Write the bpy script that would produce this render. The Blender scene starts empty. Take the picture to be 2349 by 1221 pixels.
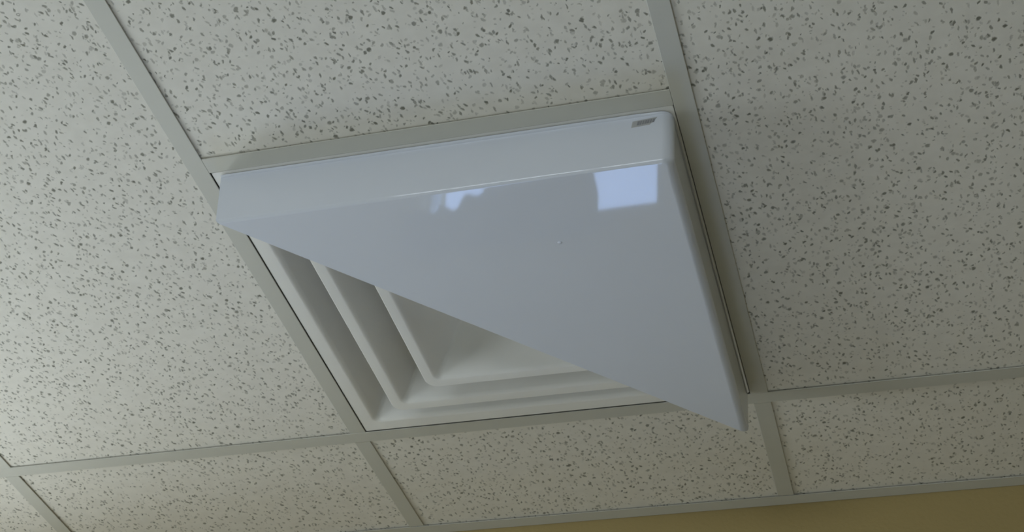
import bpy, bmesh, math, random
from mathutils import Vector

random.seed(7)
scene = bpy.context.scene
COL = scene.collection

# ------------------------------------------------------------------ constants (metres)
CZ = 2.70            # underside of the ceiling grid
P = 0.6096           # grid module
T = 0.0125           # half width of a tee flange
WY = 0.9035          # face of the far wall
XL, XR, YF = -1.90, 3.60, -3.60   # left wall, right wall, wall behind the viewer

# ------------------------------------------------------------------ camera
cam_d = bpy.data.cameras.new('camera')
cam = bpy.data.objects.new('camera', cam_d)
COL.objects.link(cam)
cam.location = (0.83029805, -1.22537177, CZ - 1.29417787)
cam.rotation_euler = (2.26432854, -0.06558176, 0.26707052)
cam_d.sensor_width = 36.0
cam_d.lens = 36.0 * 3558.30 / 2349.0
cam_d.clip_start = 0.02
scene.camera = cam

# ------------------------------------------------------------------ daylight (overcast, snow-bright outdoors)
world = bpy.data.worlds.new('overcast_daylight')
scene.world = world
world.use_nodes = True
wn = world.node_tree.nodes
wl = world.node_tree.links
wn.clear()
w_out = wn.new('ShaderNodeOutputWorld')
w_bg = wn.new('ShaderNodeBackground')
w_tc = wn.new('ShaderNodeTexCoord')
w_sep = wn.new('ShaderNodeSeparateXYZ')
w_ramp = wn.new('ShaderNodeValToRGB')
w_ramp.color_ramp.elements[0].position = 0.44
w_ramp.color_ramp.elements[0].color = (0.79, 0.845, 0.93, 1)
w_ramp.color_ramp.elements[1].position = 0.62
w_ramp.color_ramp.elements[1].color = (0.78, 0.90, 1.0, 1)
w_map = wn.new('ShaderNodeMapRange')
w_map.inputs['From Min'].default_value = -1
w_map.inputs['From Max'].default_value = 1
wl.new(w_tc.outputs['Generated'], w_sep.inputs[0])
wl.new(w_sep.outputs['Z'], w_map.inputs['Value'])
wl.new(w_map.outputs['Result'], w_ramp.inputs[0])
wl.new(w_ramp.outputs['Color'], w_bg.inputs['Color'])
w_bg.inputs['Strength'].default_value = 11.0
wl.new(w_bg.outputs[0], w_out.inputs[0])


def portal(name, loc, rot, sx, sy):
    d = bpy.data.lights.new(name, 'AREA')
    d.shape = 'RECTANGLE'
    d.size, d.size_y = sx, sy
    d.cycles.is_portal = True
    o = bpy.data.objects.new(name, d)
    COL.objects.link(o)
    o.location, o.rotation_euler = loc, rot


# openings: (wall, a0, a1, z0, z1)
ADDED_WIN_LEFT = (-0.80, 0.25, 1.55, 2.30)      # unseen, added as main light from the left; left wall, along Y
ADDED_WIN_FRONT = (-1.00, 0.60, 1.45, 2.40)     # unseen, added to light viewer-facing sides; wall behind the viewer, along X
ADDED_WIN_FAR = (-1.82, -0.76, 1.45, 2.30)       # unseen, added to brighten the left; far wall, left part, along X
WIN_SMALL = (-0.085, 0.397, 1.05, 1.868)  # in the far wall, under the vent
portal('daylight_portal', (XL - 0.13, (ADDED_WIN_LEFT[0] + ADDED_WIN_LEFT[1]) / 2, (ADDED_WIN_LEFT[2] + ADDED_WIN_LEFT[3]) / 2),
       (0, math.radians(-90), 0), ADDED_WIN_LEFT[3] - ADDED_WIN_LEFT[2], ADDED_WIN_LEFT[1] - ADDED_WIN_LEFT[0])
for w, yy, rr in ((ADDED_WIN_FRONT, YF - 0.13, 90), (ADDED_WIN_FAR, WY + 0.13, -90), (WIN_SMALL, WY + 0.13, -90)):
    portal('daylight_portal', ((w[0] + w[1]) / 2, yy, (w[2] + w[3]) / 2),
           (math.radians(rr), 0, 0), w[1] - w[0], w[3] - w[2])

scene.view_settings.view_transform = 'Standard'
scene.view_settings.look = 'None'
scene.view_settings.gamma = 1.0
scene.view_settings.use_curve_mapping = False
scene.view_settings.exposure = 0.0
scene.cycles.max_bounces = 12
scene.cycles.diffuse_bounces = 8
scene.cycles.filter_width = 2.4          # the phone picture is slightly soft
scene.cycles.sample_clamp_indirect = 8.0


# ------------------------------------------------------------------ helpers
def mat(name, color, rough=0.6, spec=0.5, bump=None, mottle=0.0, mscale=20.0, coat=0.0):
    m = bpy.data.materials.new(name)
    m.use_nodes = True
    n, l = m.node_tree.nodes, m.node_tree.links
    b = n['Principled BSDF']
    b.inputs['Base Color'].default_value = (*color, 1)
    b.inputs['Roughness'].default_value = rough
    b.inputs['Specular IOR Level'].default_value = spec
    b.inputs['Coat Weight'].default_value = coat
    b.inputs['Coat Roughness'].default_value = 0.04
    tc = n.new('ShaderNodeTexCoord')
    if mottle:
        nz = n.new('ShaderNodeTexNoise')
        nz.inputs['Scale'].default_value = mscale
        nz.inputs['Detail'].default_value = 4
        mr = n.new('ShaderNodeMapRange')
        mr.inputs['To Min'].default_value = 1 - mottle
        mr.inputs['To Max'].default_value = 1 + mottle
        mx = n.new('ShaderNodeMix')
        mx.data_type = 'RGBA'
        mx.blend_type = 'MULTIPLY'
        mx.inputs['Factor'].default_value = 1
        mx.inputs[6].default_value = (*color, 1)
        l.new(tc.outputs['Object'], nz.inputs['Vector'])
        l.new(nz.outputs['Fac'], mr.inputs['Value'])
        l.new(mr.outputs['Result'], mx.inputs[7])
        l.new(mx.outputs[2], b.inputs['Base Color'])
    if bump:
        scale, strength = bump
        nb = n.new('ShaderNodeTexNoise')
        nb.inputs['Scale'].default_value = scale
        nb.inputs['Detail'].default_value = 3
        bp = n.new('ShaderNodeBump')
        bp.inputs['Strength'].default_value = strength
        bp.inputs['Distance'].default_value = 0.002
        l.new(tc.outputs['Object'], nb.inputs['Vector'])
        l.new(nb.outputs['Fac'], bp.inputs['Height'])
        l.new(bp.outputs['Normal'], b.inputs['Normal'])
    return m


def tile_material():
    """cream mineral-fibre board with dark fissures and pinholes"""
    m = bpy.data.materials.new('fissured_tile')
    m.use_nodes = True
    n, l = m.node_tree.nodes, m.node_tree.links
    b = n['Principled BSDF']
    b.inputs['Roughness'].default_value = 0.95
    b.inputs['Specular IOR Level'].default_value = 0.1
    tc = n.new('ShaderNodeTexCoord')
    oi = n.new('ShaderNodeObjectInfo')
    off = n.new('ShaderNodeVectorMath'); off.operation = 'SCALE'
    off.inputs[0].default_value = (37.1, 21.7, 0.0)
    l.new(oi.outputs['Random'], off.inputs['Scale'])
    add = n.new('ShaderNodeVectorMath'); add.operation = 'ADD'
    l.new(tc.outputs['Object'], add.inputs[0])
    l.new(off.outputs[0], add.inputs[1])
    # flatten to the plane of the board
    flat = n.new('ShaderNodeVectorMath'); flat.operation = 'MULTIPLY'
    flat.inputs[1].default_value = (1, 1, 0)
    l.new(add.outputs[0], flat.inputs[0])
    # wander of the fissures
    nz = n.new('ShaderNodeTexNoise'); nz.inputs['Scale'].default_value = 260
    nz.inputs['Detail'].default_value = 1
    l.new(flat.outputs[0], nz.inputs['Vector'])
    sub = n.new('ShaderNodeVectorMath'); sub.operation = 'SUBTRACT'
    sub.inputs[1].default_value = (0.5, 0.5, 0.5)
    l.new(nz.outputs['Color'], sub.inputs[0])
    wob = n.new('ShaderNodeVectorMath'); wob.operation = 'SCALE'
    wob.inputs['Scale'].default_value = 0.0032
    l.new(sub.outputs[0], wob.inputs[0])
    co = n.new('ShaderNodeVectorMath'); co.operation = 'ADD'
    l.new(flat.outputs[0], co.inputs[0])
    l.new(wob.outputs[0], co.inputs[1])

    # the fissures gather into loose strings and leave bare patches
    cl = n.new('ShaderNodeTexNoise'); cl.inputs['Scale'].default_value = 42
    cl.inputs['Detail'].default_value = 2
    l.new(flat.outputs[0], cl.inputs['Vector'])
    clm = n.new('ShaderNodeMapRange')
    clm.inputs['From Min'].default_value = 0.32; clm.inputs['From Max'].default_value = 0.68
    clm.inputs['To Min'].default_value = -0.20; clm.inputs['To Max'].default_value = 0.24
    l.new(cl.outputs['Fac'], clm.inputs['Value'])
    total = None
    # (angle, cell size mm, stretch, keep threshold, size in cell units, strength)
    layers = [(72, 15.0, 2.1, 0.64, 0.140, 0.9), (48, 14.5, 1.8, 0.62, 0.150, 1.0),
              (101, 15.5, 2.3, 0.64, 0.140, 0.9), (128, 14.5, 1.9, 0.62, 0.140, 1.0),
              (86, 19.0, 3.0, 0.62, 0.120, 0.85), (10, 10.0, 1.4, 0.55, 0.130, 0.45),
              (125, 19.0, 1.2, 0.66, 0.140, 1.0)]
    for i, (ang, cell, st, keep, size, stren) in enumerate(layers):
        mp = n.new('ShaderNodeMapping')
        mp.vector_type = 'TEXTURE'
        mp.inputs['Location'].default_value = (0.37 * i, 0.61 * i, 0)
        mp.inputs['Rotation'].default_value = (0, 0, math.radians(ang))
        s = cell * 0.91 / 1000
        mp.inputs['Scale'].default_value = (s * math.sqrt(st), s / math.sqrt(st), 1)
        l.new(co.outputs[0], mp.inputs['Vector'])
        v = n.new('ShaderNodeTexVoronoi')
        v.voronoi_dimensions = '2D'
        v.inputs['Scale'].default_value = 1
        v.inputs['Randomness'].default_value = 1
        l.new(mp.outputs['Vector'], v.inputs['Vector'])
        sc = n.new('ShaderNodeSeparateColor')
        l.new(v.outputs['Color'], sc.inputs[0])
        # radius varies per cell: 0 below the keep threshold
        rad = n.new('ShaderNodeMapRange')
        rad.inputs['From Min'].default_value = keep - 0.2
        rad.inputs['From Max'].default_value = 1.0
        rad.inputs['To Min'].default_value = 0.32 * size
        rad.inputs['To Max'].default_value = 1.22 * size
        l.new(sc.outputs[0], rad.inputs['Value'])
        gt = n.new('ShaderNodeMath'); gt.operation = 'GREATER_THAN'
        thr = n.new('ShaderNodeMath'); thr.operation = 'ADD'
        thr.inputs[1].default_value = keep
        l.new(clm.outputs['Result'], thr.inputs[0])
        l.new(thr.outputs[0], gt.inputs[1])
        l.new(sc.outputs[0], gt.inputs[0])
        q = n.new('ShaderNodeMath'); q.operation = 'DIVIDE'
        l.new(v.outputs['Distance'], q.inputs[0])
        l.new(rad.outputs['Result'], q.inputs[1])
        mr = n.new('ShaderNodeMapRange'); mr.interpolation_type = 'SMOOTHSTEP'
        mr.inputs['From Min'].default_value = 0.55
        mr.inputs['From Max'].default_value = 1.35
        mr.inputs['To Min'].default_value = stren
        mr.inputs['To Max'].default_value = 0
        l.new(q.outputs[0], mr.inputs['Value'])
        # depth differs from pit to pit
        dep = n.new('ShaderNodeMapRange')
        dep.inputs['To Min'].default_value = 0.25
        dep.inputs['To Max'].default_value = 1.0
        l.new(sc.outputs[1], dep.inputs['Value'])
        m1 = n.new('ShaderNodeMath'); m1.operation = 'MULTIPLY'
        l.new(mr.outputs['Result'], m1.inputs[0]); l.new(gt.outputs[0], m1.inputs[1])
        m2 = n.new('ShaderNodeMath'); m2.operation = 'MULTIPLY'
        l.new(m1.outputs[0], m2.inputs[0]); l.new(dep.outputs['Result'], m2.inputs[1])
        if total is None:
            total = m2
        else:
            mm = n.new('ShaderNodeMath'); mm.operation = 'MAXIMUM'
            l.new(total.outputs[0], mm.inputs[0]); l.new(m2.outputs[0], mm.inputs[1])
            total = mm
    # faint blotches of the pressed fibre
    bl = n.new('ShaderNodeTexNoise'); bl.inputs['Scale'].default_value = 45
    bl.inputs['Detail'].default_value = 5
    l.new(flat.outputs[0], bl.inputs['Vector'])
    br = n.new('ShaderNodeMapRange')
    br.inputs['From Min'].default_value = 0.3; br.inputs['From Max'].default_value = 0.7
    br.inputs['To Min'].default_value = 0.0; br.inputs['To Max'].default_value = 1.0
    l.new(bl.outputs['Fac'], br.inputs['Value'])
    base = n.new('ShaderNodeMix'); base.data_type = 'RGBA'
    base.inputs[6].default_value = (0.755, 0.725, 0.65, 1)
    base.inputs[7].default_value = (0.81, 0.78, 0.705, 1)
    l.new(br.outputs['Result'], base.inputs[0])
    mix = n.new('ShaderNodeMix'); mix.data_type = 'RGBA'
    mix.inputs[7].default_value = (0.21, 0.205, 0.165, 1)
    l.new(total.outputs[0], mix.inputs[0])
    l.new(base.outputs[2], mix.inputs[6])
    l.new(mix.outputs[2], b.inputs['Base Color'])
    inv = n.new('ShaderNodeMath'); inv.operation = 'SUBTRACT'
    inv.inputs[0].default_value = 1
    l.new(total.outputs[0], inv.inputs[1])
    bp = n.new('ShaderNodeBump')
    bp.inputs['Strength'].default_value = 0.35
    bp.inputs['Distance'].default_value = 0.0015
    l.new(inv.outputs[0], bp.inputs['Height'])
    l.new(bp.outputs['Normal'], b.inputs['Normal'])
    return m


M_TILE = tile_material()
M_TEE = mat('painted_grid_steel', (0.585, 0.575, 0.51), 0.45, 0.4, mottle=0.03, mscale=35)
M_DIFF = mat('white_enamelled_steel', (0.87, 0.855, 0.81), 0.42, 0.4, mottle=0.02)
M_PLAS = mat('glossy_white_plastic', (0.715, 0.745, 0.81), 0.04, 0.5, mottle=0.015, mscale=12)
M_INK = mat('grey_ink', (0.27, 0.27, 0.28), 0.5)
M_INK2 = mat('pale_ink', (0.44, 0.44, 0.43), 0.5)
M_WALL = mat('tan_wall_paint', (0.375, 0.285, 0.12), 0.75, 0.25, bump=(160, 0.35), mottle=0.05, mscale=6)
M_CREAM = mat('cream_wall_paint', (0.25, 0.225, 0.165), 0.75, 0.25, bump=(160, 0.3), mottle=0.04, mscale=6)
M_FLOOR = mat('pale_vinyl_floor', (0.78, 0.76, 0.72), 0.95, 0.1, bump=(400, 0.5), mottle=0.12, mscale=60)
M_DECK = mat('dark_plenum_deck', (0.05, 0.05, 0.05), 0.9, 0.1, mottle=0.1)
M_DUCT = mat('galvanised_duct_steel', (0.62, 0.62, 0.62), 0.5, 0.5, mottle=0.08)
M_FRAME = mat('window_frame_white', (0.7, 0.7, 0.68), 0.5)
M_MASK = mat('brown_mask_cloth', (0.12, 0.09, 0.06), 0.9, 0.1, bump=(300, 0.4), mottle=0.1)
def glass(name, tint):
    m = bpy.data.materials.new(name)
    m.use_nodes = True
    gn, gl = m.node_tree.nodes, m.node_tree.links
    gn.clear()
    g_o = gn.new('ShaderNodeOutputMaterial'); g_m = gn.new('ShaderNodeMixShader')
    g_t = gn.new('ShaderNodeBsdfTransparent'); g_g = gn.new('ShaderNodeBsdfGlossy')
    g_g.inputs['Roughness'].default_value = 0.02
    g_t.inputs['Color'].default_value = (*tint, 1)
    g_m.inputs[0].default_value = 0.06
    gl.new(g_t.outputs[0], g_m.inputs[1]); gl.new(g_g.outputs[0], g_m.inputs[2]); gl.new(g_m.outputs[0], g_o.inputs[0])
    return m


M_GLASS = glass('window_glass', (0.94, 0.96, 0.95))
M_REFLGLASS = glass('blue_reflection_glass', (0.58, 0.68, 0.86))  # blue tint put in to colour the window's reflection on the deflector


def link(name, me, material, parent=None, loc=None):
    o = bpy.data.objects.new(name, me)
    COL.objects.link(o)
    if material and not me.materials:
        me.materials.append(material)
    if parent:
        o.parent = parent
    if loc:
        o.location = loc
    return o


def from_bm(name, bm, material, parent=None, loc=None, smooth=None):
    bmesh.ops.recalc_face_normals(bm, faces=bm.faces)
    me = bpy.data.meshes.new(name)
    bm.to_mesh(me)
    bm.free()
    if smooth is not None:
        me.polygons.foreach_set('use_smooth', [True] * len(me.polygons))
        me.set_sharp_from_angle(angle=math.radians(smooth))
    return link(name, me, material, parent, loc)


def add_box(bm, a, b):
    r = bmesh.ops.create_cube(bm, size=1)
    for v in r['verts']:
        v.co = Vector([(a[i] + b[i]) / 2 + v.co[i] * (b[i] - a[i]) for i in range(3)])
    return r['verts']


def structure(o):
    o['kind'] = 'structure'
    return o


def empty(name, loc=(0, 0, 0)):
    o = bpy.data.objects.new(name, None)
    o.empty_display_size = 0.1
    COL.objects.link(o)
    o.location = loc
    return o


def tag(o, label, cat, group=None):
    o['label'] = label
    o['category'] = cat
    if group:
        o['group'] = group
    return o


# ------------------------------------------------------------------ room shell
def wall_with_holes(name, axis, pos, thick, a0, a1, z0, z1, holes, m=None):
    """a wall in the plane axis=pos (thickness away from the room) with rectangular openings"""
    bm = bmesh.new()
    cuts = sorted({a0, a1, *[h[0] for h in holes], *[h[1] for h in holes]})
    for i in range(len(cuts) - 1):
        c0, c1 = cuts[i], cuts[i + 1]
        spans = sorted([(h[2], h[3]) for h in holes if h[0] <= c0 and h[1] >= c1])
        z = z0
        pieces = []
        for s in spans:
            pieces.append((z, s[0])); z = s[1]
        pieces.append((z, z1))
        for (p0, p1) in pieces:
            lo, hi = sorted((pos, pos + thick))
            if axis == 'Y':
                add_box(bm, (c0, lo, p0), (c1, hi, p1))
            else:
                add_box(bm, (lo, c0, p0), (hi, c1, p1))
    bmesh.ops.remove_doubles(bm, verts=bm.verts, dist=1e-5)
    return structure(from_bm(name, bm, m or M_CREAM))


TOP = CZ + 0.40
wall_with_holes('wall_back', 'Y', WY, 0.14, XL - 0.14, XR + 0.14, 0, TOP, [ADDED_WIN_FAR, WIN_SMALL], M_WALL)
wall_with_holes('wall_left', 'X', XL, -0.14, YF, WY, 0, TOP, [ADDED_WIN_LEFT])
wall_with_holes('wall_right', 'X', XR, 0.14, YF, WY, 0, TOP, [])
wall_with_holes('wall_front', 'Y', YF, -0.14, XL - 0.14, XR + 0.14, 0, TOP, [ADDED_WIN_FRONT])
bm = bmesh.new()
add_box(bm, (XL - 0.14, YF - 0.14, -0.1), (XR + 0.14, WY + 0.14, 0))
structure(from_bm('floor', bm, M_FLOOR))


def window(name, axis, pos, out, w, pane=None):
    a0, a1, z0, z1 = w
    e = structure(empty(name, (0, 0, 0)))
    f = 0.035
    d0, d1 = sorted((pos + out * 0.05, pos + out * 0.10))

    def bar(a, b, c, d, nm='window_frame'):
        bmm = bmesh.new()
        if axis == 'Y':
            add_box(bmm, (a, d0, c), (b, d1, d))
        else:
            add_box(bmm, (d0, a, c), (d1, b, d))
        return from_bm(nm, bmm, M_FRAME, e)
    wide = a1 - a0 > 0.8
    f = 0.035 if wide else 0.006
    bar(a0, a1, z0, z0 + f); bar(a0, a1, z1 - f, z1)
    bar(a0, a0 + f, z0 + f, z1 - f); bar(a1 - f, a1, z0 + f, z1 - f)
    if wide:
        m_ = (a0 + a1) / 2
        bar(m_ - 0.02, m_ + 0.02, z0 + f, z1 - f, 'mullion')
    bmm = bmesh.new()
    dm = (d0 + d1) / 2
    if axis == 'Y':
        add_box(bmm, (a0 + f, dm - 0.002, z0 + f), (a1 - f, dm + 0.002, z1 - f))
    else:
        add_box(bmm, (dm - 0.002, a0 + f, z0 + f), (dm + 0.002, a1 - f, z1 - f))
    from_bm('pane', bmm, pane or M_GLASS, e)
    return e


window('added_window_1', 'X', XL, -1, ADDED_WIN_LEFT)
window('added_window_2', 'Y', YF, -1, ADDED_WIN_FRONT)
window('added_window_4', 'Y', WY, 1, ADDED_WIN_FAR)
window('window_3', 'Y', WY, 1, WIN_SMALL, M_REFLGLASS)

# ------------------------------------------------------------------ suspended ceiling
bm = bmesh.new()
add_box(bm, (XL, YF, CZ + 0.36), (XR, WY, CZ + 0.40))
ceiling = structure(from_bm('ceiling', bm, M_DECK))

TH = 0.016


def tee(name, x0, y0, x1, y1, z=CZ, half=T):
    """inverted T: thin flange with rolled edges, upright web and bulb"""
    bm = bmesh.new()
    d = Vector((x1 - x0, y1 - y0, 0))
    L = d.length
    prof = [(-half, 0.0004), (-half + 0.0006, 0), (half - 0.0006, 0), (half, 0.0004), (half, 0.0009), (0.0006, 0.0009),
            (0.0006, 0.028), (0.003, 0.028), (0.003, 0.038), (-0.003, 0.038), (-0.003, 0.028),
            (-0.0006, 0.028), (-0.0006, 0.0009), (-half, 0.0009)]
    u = d.normalized()
    s = Vector((u.y, -u.x, 0))
    rings = []
    for q in (0, L):
        rings.append([bm.verts.new(Vector((0, 0, 0)) + u * q + s * p[0] + Vector((0, 0, p[1]))) for p in prof])
    k = len(prof)
    for i in range(k):
        bm.faces.new((rings[0][i], rings[0][(i + 1) % k], rings[1][(i + 1) % k], rings[1][i]))
    bm.faces.new(rings[0]); bm.faces.new(rings[1][::-1])
    return from_bm(name, bm, M_TEE, ceiling, (x0, y0, z))


# main runners across the room, four-foot tees between them, one two-foot tee over the vent
rows = [P - 2 * P * k for k in range(0, 5)]            # y of the main runners
cols = [P * k for k in range(-3, 6)]
for y in rows:
    if y > YF:
        tee('main_tee', XL + 0.001, y, XR - 0.001, y)
seg = [(WY - 0.001, rows[0])] + [(rows[i], rows[i + 1]) for i in range(len(rows) - 1)]
seg[-1] = (seg[-1][0], max(YF, seg[-1][1]))
LOW = {0.0: (-0.0015, 0.0035, -0.0005), 1.0: (0.001, 0.0005, 0)}
for c in cols:
    k = round(c / P)
    for i, (yt, yb) in enumerate(seg):
        if yb >= yt - 0.1:
            continue
        dx0 = dx1 = 0.0
        if i == 0 and k in (0, 1):
            dx0, dx1 = LOW[float(k)][0], LOW[float(k)][1]
        y_lo = yb + (T + 0.0003 if abs(yb - YF) > 0.01 else 0.001)
        y_hi = yt - (T + 0.0003 if i > 0 else 0.026)
        tee('cross_tee', c + dx0, y_lo, c + dx1, y_hi, CZ + 0.0002)
tee('cross_tee', T + 0.0003, 0, P - T - 0.0003, 0, CZ + 0.0002)


# ceiling boards
def tile_mesh(w, d):
    bm = bmesh.new()
    c = 0.0012
    nx = ny = 1
    lo = [(-w / 2 + c, -d / 2 + c), (w / 2 - c, -d / 2 + c), (w / 2 - c, d / 2 - c), (-w / 2 + c, d / 2 - c)]
    hi = [(-w / 2, -d / 2), (w / 2, -d / 2), (w / 2, d / 2), (-w / 2, d / 2)]
    r0 = [bm.verts.new((x, y, 0)) for x, y in lo]
    r1 = [bm.verts.new((x, y, c)) for x, y in hi]
    r2 = [bm.verts.new((x, y, TH)) for x, y in hi]
    bm.faces.new(r0[::-1]); bm.faces.new(r2)
    for a, b in ((r0, r1), (r1, r2)):
        for i in range(4):
            bm.faces.new((a[i], a[(i + 1) % 4], b[(i + 1) % 4], b[i]))
    bmesh.ops.recalc_face_normals(bm, faces=bm.faces)
    me = bpy.data.meshes.new('ceiling_tile')
    bm.to_mesh(me); bm.free()
    me.materials.append(M_TILE)
    return me


GAP = 0.0045
meshes = {}


def tile(x0, x1, y0, y1, tilt=(0, 0), dz=0.0022, dx=0, dy=0):
    w, d = x1 - x0 - 2 * GAP, y1 - y0 - 2 * GAP
    key = (round(w, 4), round(d, 4))
    if key not in meshes:
        meshes[key] = tile_mesh(w, d)
    o = link('ceiling_tile', meshes[key], None, ceiling, ((x0 + x1) / 2 + dx, (y0 + y1) / 2 + dy, CZ + dz))
    o.rotation_euler = (tilt[0], tilt[1], 0)
    return o


xs = [XL] + cols + [XR]
for i in range(len(xs) - 1):
    x0, x1 = xs[i], xs[i + 1]
    if x1 - x0 < 0.1:
        continue
    k = round(x0 / P)
    for j, (yt, yb) in enumerate(seg):
        if yt - yb < 0.1:
            continue
        if i > 0 and k == 0 and j == 1:
            tile(x0, x1, yb, 0, (0.0006, -0.0004), 0.0027)
            continue
        r = random.Random(i * 31 + j)
        L = yt - yb
        tilt = (r.uniform(-1, 1) * 0.0007 / max(L, 0.3), r.uniform(-1, 1) * 0.0009)
        tile(x0, x1, yb, yt, tilt, 0.0026 + r.uniform(0, 0.0006))

# wall angles
def angle(x0, y0, x1, y1, nx, ny):
    bm = bmesh.new()
    lo = (min(x0, x1), min(y0, y1)); hi = (max(x0, x1), max(y0, y1))
    w = 0.0245
    if ny:
        a = (lo[0], min(y0, y0 + ny * w)); b = (hi[0], max(y0, y0 + ny * w))
        add_box(bm, (a[0], a[1], 0), (b[0], b[1], 0.0009))
        yy = sorted((y0, y0 + ny * 0.001))
        add_box(bm, (a[0], yy[0], 0.0009), (b[0], yy[1], 0.024))
    else:
        a = (min(x0, x0 + nx * w), lo[1]); b = (max(x0, x0 + nx * w), hi[1])
        add_box(bm, (a[0], a[1], 0), (b[0], b[1], 0.0009))
        xx = sorted((x0, x0 + nx * 0.001))
        add_box(bm, (xx[0], a[1], 0.0009), (xx[1], b[1], 0.024))
    return from_bm('wall_angle', bm, M_TEE, ceiling, (0, 0, CZ - 0.0004))


angle(XL, WY - 0.0012, XR, WY - 0.0012, 0, -1)
angle(XL, YF + 0.0012, XR, YF + 0.0012, 0, 1)
angle(XL + 0.0012, YF + 0.03, XL + 0.0012, WY - 0.03, 1, 0)
angle(XR - 0.0012, YF + 0.03, XR - 0.0012, WY - 0.03, -1, 0)


# ------------------------------------------------------------------ step-down air diffuser
CX = P / 2


def ring_pts(inset, rad, z, n=6):
    h = P / 2 - inset
    rad = min(rad, h)
    pts = []
    for (sx, sy, a0) in ((1, 1, 0), (-1, 1, 90), (-1, -1, 180), (1, -1, 270)):
        cx, cy = sx * (h - rad), sy * (h - rad)
        for i in range(n + 1):
            a = math.radians(a0 + 90 * i / n)
            pts.append((cx + rad * math.cos(a), cy + rad * math.sin(a), z))
    return pts


def swept(name, prof, material, parent, cap=False, thick=0.0012):
    """prof: (inset, corner radius, z) from the outside in; sheet metal"""
    bm = bmesh.new()
    rings = [[bm.verts.new(p) for p in ring_pts(*q)] for q in prof]
    k = len(rings[0])
    for a, b in zip(rings, rings[1:]):
        for i in range(k):
            bm.faces.new((a[i], a[(i + 1) % k], b[(i + 1) % k], b[i]))
    if cap:
        bm.faces.new(rings[-1])
    bmesh.ops.recalc_face_normals(bm, faces=bm.faces)
    # room-side faces must point down so that the thickness grows upward
    if sum(f.normal.z * f.calc_area() for f in bm.faces) > 0:
        bmesh.ops.reverse_faces(bm, faces=bm.faces)
    me = bpy.data.meshes.new(name)
    bm.to_mesh(me); bm.free()
    me.polygons.foreach_set('use_smooth', [True] * len(me.polygons))
    me.set_sharp_from_angle(angle=math.radians(32))
    o = link(name, me, material, parent)
    s = o.modifiers.new('sheet', 'SOLIDIFY')
    s.thickness = thick
    s.offset = -1
    return o


diff = tag(empty('air_diffuser', (CX, CX, CZ)),
           'white square metal ceiling vent with stepped nested cones, set in the ceiling grid', 'air vent')


def cone_profile(inset, z0, dx, dz, lip, r_out, r_in, back=0.010, roll=0.0035):
    p = []
    p.append((inset + 0.0035, r_out - 0.002, z0 + back))      # turned-up back of the lip
    p.append((inset + 0.0008, r_out, z0 + roll * 1.2))
    p.append((inset + 0.0003, r_out, z0 + roll * 0.5))
    p.append((inset + roll * 0.55, r_out - 0.001, z0))
    n = 6
    # flat lip then a soft roll into the slope
    e = inset + lip
    p.append((e - 0.007, r_in + 0.006, z0))
    for i in range(1, n):
        t = i / n
        p.append((e - 0.007 + 0.009 * t, r_in + 0.006 * (1 - t), z0 + 0.0065 * t * t))
    p.append((e + 0.002 + dx * 0.10, r_in, z0 + 0.0065 + dz * 0.10))
    p.append((e + dx, 0.0035, z0 + dz))
    return p


outer = [(0.0139, 0.002, 0.0055), (0.0136, 0.002, 0.0022), (0.0142, 0.002, 0.0015), (0.0320, 0.012, 0.0015)]
for i in range(1, 6):
    t = i / 5
    outer.append((0.0320 + 0.0085 * t, 0.012 - 0.005 * t, 0.0015 + 0.006 * t * t))
outer += [(0.052, 0.006, 0.042), (0.071, 0.004, 0.098), (0.072, 0.004, 0.135)]
swept('outer_cone', outer, M_DIFF, diff)
mid = cone_profile(0.088, -0.022, 0.042, 0.088, 0.022, 0.016, 0.006)
swept('middle_cone', mid, M_DIFF, diff)
inn = cone_profile(0.166, -0.044, 0.050, 0.085, 0.021, 0.016, 0.006)
swept('inner_cone', inn, M_DIFF, diff, cap=True)
# four carrier brackets that tie the cones to the outer one, up inside the neck
for (sx, sy) in ((1, 1), (-1, 1), (-1, -1), (1, -1)):
    bmb = bmesh.new()
    pts = [(0.236, 0.096), (0.205, 0.100), (0.150, 0.070), (0.085, 0.046)]
    prev = None
    for (r, z) in pts:
        c = Vector((sx * r, sy * r, z))
        sd = Vector((-sy * 0.006, sx * 0.006, 0))
        up = Vector((0, 0, 0.0015))
        ring = [bmb.verts.new(c + sd), bmb.verts.new(c - sd), bmb.verts.new(c - sd + up), bmb.verts.new(c + sd + up)]
        if prev:
            for i in range(4):
                bmb.faces.new((prev[i], prev[(i + 1) % 4], ring[(i + 1) % 4], ring[i]))
        else:
            bmb.faces.new(ring)
        prev = ring
    bmb.faces.new(prev[::-1])
    from_bm('bracket', bmb, M_DIFF, diff)
# sheet-metal box above
bm = bmesh.new()
r0 = [bm.verts.new(p) for p in ring_pts(0.070, 0.004, 0.134)]
r1 = [bm.verts.new(p) for p in ring_pts(0.070, 0.004, 0.24)]
for i in range(len(r0)):
    bm.faces.new((r0[i], r0[(i + 1) % len(r0)], r1[(i + 1) % len(r0)], r1[i]))
bm.faces.new(r1)
from_bm('duct_box', bm, M_DUCT, diff)

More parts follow.
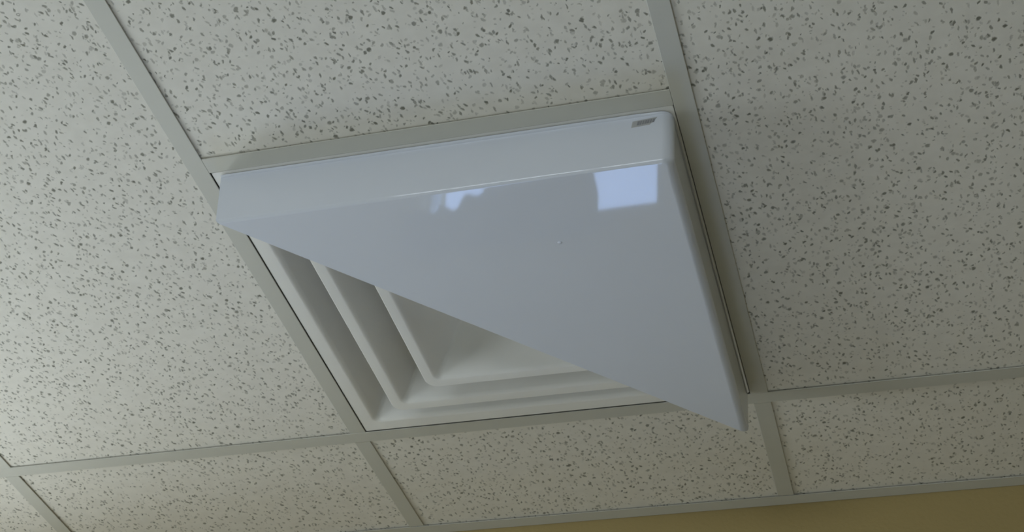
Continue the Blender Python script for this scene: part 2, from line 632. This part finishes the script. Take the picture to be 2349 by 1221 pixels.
# ------------------------------------------------------------------ corner air deflector
defl = tag(empty('air_deflector', (0, 0, CZ)),
           'glossy white plastic triangular air deflector covering half of the square vent', 'air deflector')
H = 0.0770           # depth of its side walls
X1, Y0 = 0.5942, 0.0215
ZT = 0.0001
RB = 0.013
RF_TOP, RF_SIDE = 0.0045, 0.0105
path, nrm = [], []
XA, YC = -0.06, 0.70
NS = 60
for i in range(NS + 1):
    path.append((XA + (X1 - RB - XA) * i / NS, Y0)); nrm.append((0, 1))
for i in range(1, 8):
    a = math.radians(-90 + 90 * i / 8)
    path.append((X1 - RB + RB * math.cos(a), Y0 + RB + RB * math.sin(a)))
    nrm.append((-math.cos(a), -math.sin(a)))
for i in range(NS + 1):
    path.append((X1, Y0 + RB + (YC - Y0 - RB) * i / NS)); nrm.append((-1, 0))
def wall_profile(rf):
    p = [(0.0, ZT), (0.0, ZT - 0.030), (0.0, -H + rf)]
    for i in range(1, 9):
        a = math.radians(11.25 * i)
        p.append((rf * (1 - math.cos(a)), -H + rf * (1 - math.sin(a))))
    return p


bm = bmesh.new()
grid = []
for k, ((px, py), (nx, ny)) in enumerate(zip(path, nrm)):
    t = min(1, max(0, (k - NS + 3) / 14))
    t = t * t * (3 - 2 * t)
    prof = wall_profile(RF_TOP + (RF_SIDE - RF_TOP) * t)
    grid.append([bm.verts.new((px + nx * d, py + ny * d, z)) for d, z in prof])
for a, b in zip(grid, grid[1:]):
    for j in range(len(prof) - 1):
        bm.faces.new((a[j], a[j + 1], b[j + 1], b[j]))
inner_loop = [g[-1] for g in grid]
bm.faces.new(inner_loop)
bmesh.ops.bisect_plane(bm, geom=bm.verts[:] + bm.edges[:] + bm.faces[:], plane_co=(0.003, 0, 0),
                       plane_no=(1, -1, 0.105), clear_inner=True, dist=1e-6)
bmesh.ops.remove_doubles(bm, verts=bm.verts, dist=1e-6)
bmesh.ops.recalc_face_normals(bm, faces=bm.faces)
big = max(bm.faces, key=lambda f: f.calc_area())
if big.normal.z > 0:
    bmesh.ops.reverse_faces(bm, faces=bm.faces)
me = bpy.data.meshes.new('deflector_shell')
bm.to_mesh(me); bm.free()
me.polygons.foreach_set('use_smooth', [True] * len(me.polygons))
me.set_sharp_from_angle(angle=math.radians(35))
shell = link('deflector_shell', me, M_PLAS, defl)
s = shell.modifiers.new('wall', 'SOLIDIFY'); s.thickness = 0.0030; s.offset = -1
bv = shell.modifiers.new('edge', 'BEVEL'); bv.width = 0.0013; bv.segments = 3; bv.limit_method = 'ANGLE'
bv.angle_limit = math.radians(50)
wnm = shell.modifiers.new('normals', 'WEIGHTED_NORMAL'); wnm.keep_sharp = True; wnm.weight = 80

# narrow rim along the top of the front wall, lying against the tee and dying out around the corner
bm = bmesh.new()
prev = None
sel = [k for k in range(len(path)) if 0.021 < path[k][0] and k <= NS + 6]
for k in sel:
    (px, py), (nx, ny) = path[k], nrm[k]
    w_ = 0.0034 * (1 - max(0, k - NS + 3) / 9.5)
    a = Vector((px - nx * w_, py - ny * w_, 0)); b = Vector((px + nx * 0.0005, py + ny * 0.0005, 0))
    m_ = a.lerp(b, 0.35)
    ring = [bm.verts.new((a.x, a.y, ZT)), bm.verts.new((a.x, a.y, ZT - 0.0012)), bm.verts.new((m_.x, m_.y, ZT - 0.0022)),
            bm.verts.new((b.x, b.y, ZT - 0.0024)), bm.verts.new((b.x, b.y, ZT))]
    if prev:
        for i in range(5):
            bm.faces.new((prev[i], prev[(i + 1) % 5], ring[(i + 1) % 5], ring[i]))
    else:
        bm.faces.new(ring)
    prev = ring
bm.faces.new(prev[::-1])
from_bm('mounting_rim', bm, M_PLAS, defl, smooth=50)

# small smudged printed mark near the corner
def mark():
    root = None
    bmm = bmesh.new()
    z0, z1 = -0.0180, -0.0070
    xa, xb = 0.5455, 0.5740
    yb = Y0 - 0.0002

    def quad(p):
        f = [bmm.verts.new((x, yb, z)) for x, z in p]
        b = [bmm.verts.new((x, yb + 0.0004, z)) for x, z in p]
        bmm.faces.new(f); bmm.faces.new(b[::-1])
        for i in range(4):
            bmm.faces.new((f[i], f[(i + 1) % 4], b[(i + 1) % 4], b[i]))
    return bmm, quad, xa, xb, z0, z1


bmm, quad, xa, xb, z0, z1 = mark()
quad([(xa, z0), (xa + 0.022, z0 + 0.0015), (xb + 0.002, z1 + 0.001), (xa + 0.0015, z1 - 0.001)])
plate = from_bm('printed_mark', bmm, M_INK2, defl)
bmm, quad, *_ = mark()
for i in range(7):
    x = xa + 0.0065 + i * 0.0030
    zz = z0 + 0.0028 + 0.00025 * i
    hh = 0.0060 - 0.0001 * i
    w = 0.0019 if i % 3 else 0.0023
    f = [(x, zz), (x + w, zz), (x + w + 0.0014, zz + hh), (x + 0.0014, zz + hh)]
    fr = [bmm.verts.new((a, Y0 - 0.0005, b)) for a, b in f]
    bk = [bmm.verts.new((a, Y0 - 0.0001, b)) for a, b in f]
    bmm.faces.new(fr); bmm.faces.new(bk[::-1])
    for j in range(4):
        bmm.faces.new((fr[j], fr[(j + 1) % 4], bk[(j + 1) % 4], bk[j]))
from_bm('lettering', bmm, M_INK, plate)

# tiny bump added to stand for a small bright spot on the panel
bm = bmesh.new()
bmesh.ops.create_uvsphere(bm, u_segments=12, v_segments=8, radius=0.0022)
for v in bm.verts:
    v.co.z *= 0.35
    v.co.x *= 1.3
from_bm('bright_spot_bump', bm, M_PLAS, defl, (0.4345, 0.137, -H), smooth=60)

# ------------------------------------------------------------------ unseen cloth added to shape the small window's reflection (below the frame)
def reflection_mask():
    bm = bmesh.new()
    ztop = 1.93
    keys = [(-0.10, 1.833), (-0.005, 1.835), (0.022, 1.815), (0.045, 1.802), (0.08, 1.788), (0.11, 1.765), (0.12, 1.0), (0.262, 1.0)]  # lower edge cut to shape the bright patches reflected in the panel

    def zb(x):
        for (a, za), (b, zc) in zip(keys, keys[1:]):
            if x <= b:
                return za + (zc - za) * (x - a) / (b - a)
        return keys[-1][1]
    n, m_ = 72, 12
    g = []
    for i in range(n + 1):
        t = i / n
        x0 = -0.10 + 0.362 * t
        z1 = zb(x0)
        col = []
        for j in range(m_ + 1):
            s_ = j / m_
            z = ztop + (z1 - ztop) * s_
            x = x0
            if i == n:                      # edge slanted to set the outline of the reflected patch
                x += 0.030 * max(0.0, min(1.0, (z - 1.72) / 0.14)) + 0.004 * math.sin(z * 90)
            y = 0.010 * math.sin(t * math.pi * 16) * (0.6 + 0.4 * s_)
            col.append(bm.verts.new((x, y, z)))
        g.append(col)
    for a, b in zip(g, g[1:]):
        for j in range(m_):
            bm.faces.new((a[j], a[j + 1], b[j + 1], b[j]))
    o = from_bm('reflection_mask', bm, M_MASK, None, (0, WY - 0.025, 0), smooth=60)
    sm = o.modifiers.new('cloth', 'SOLIDIFY'); sm.thickness = 0.002
    return tag(o, 'brown cloth added on the far wall to shape the window reflection in the deflector', 'reflection_mask')


reflection_mask()
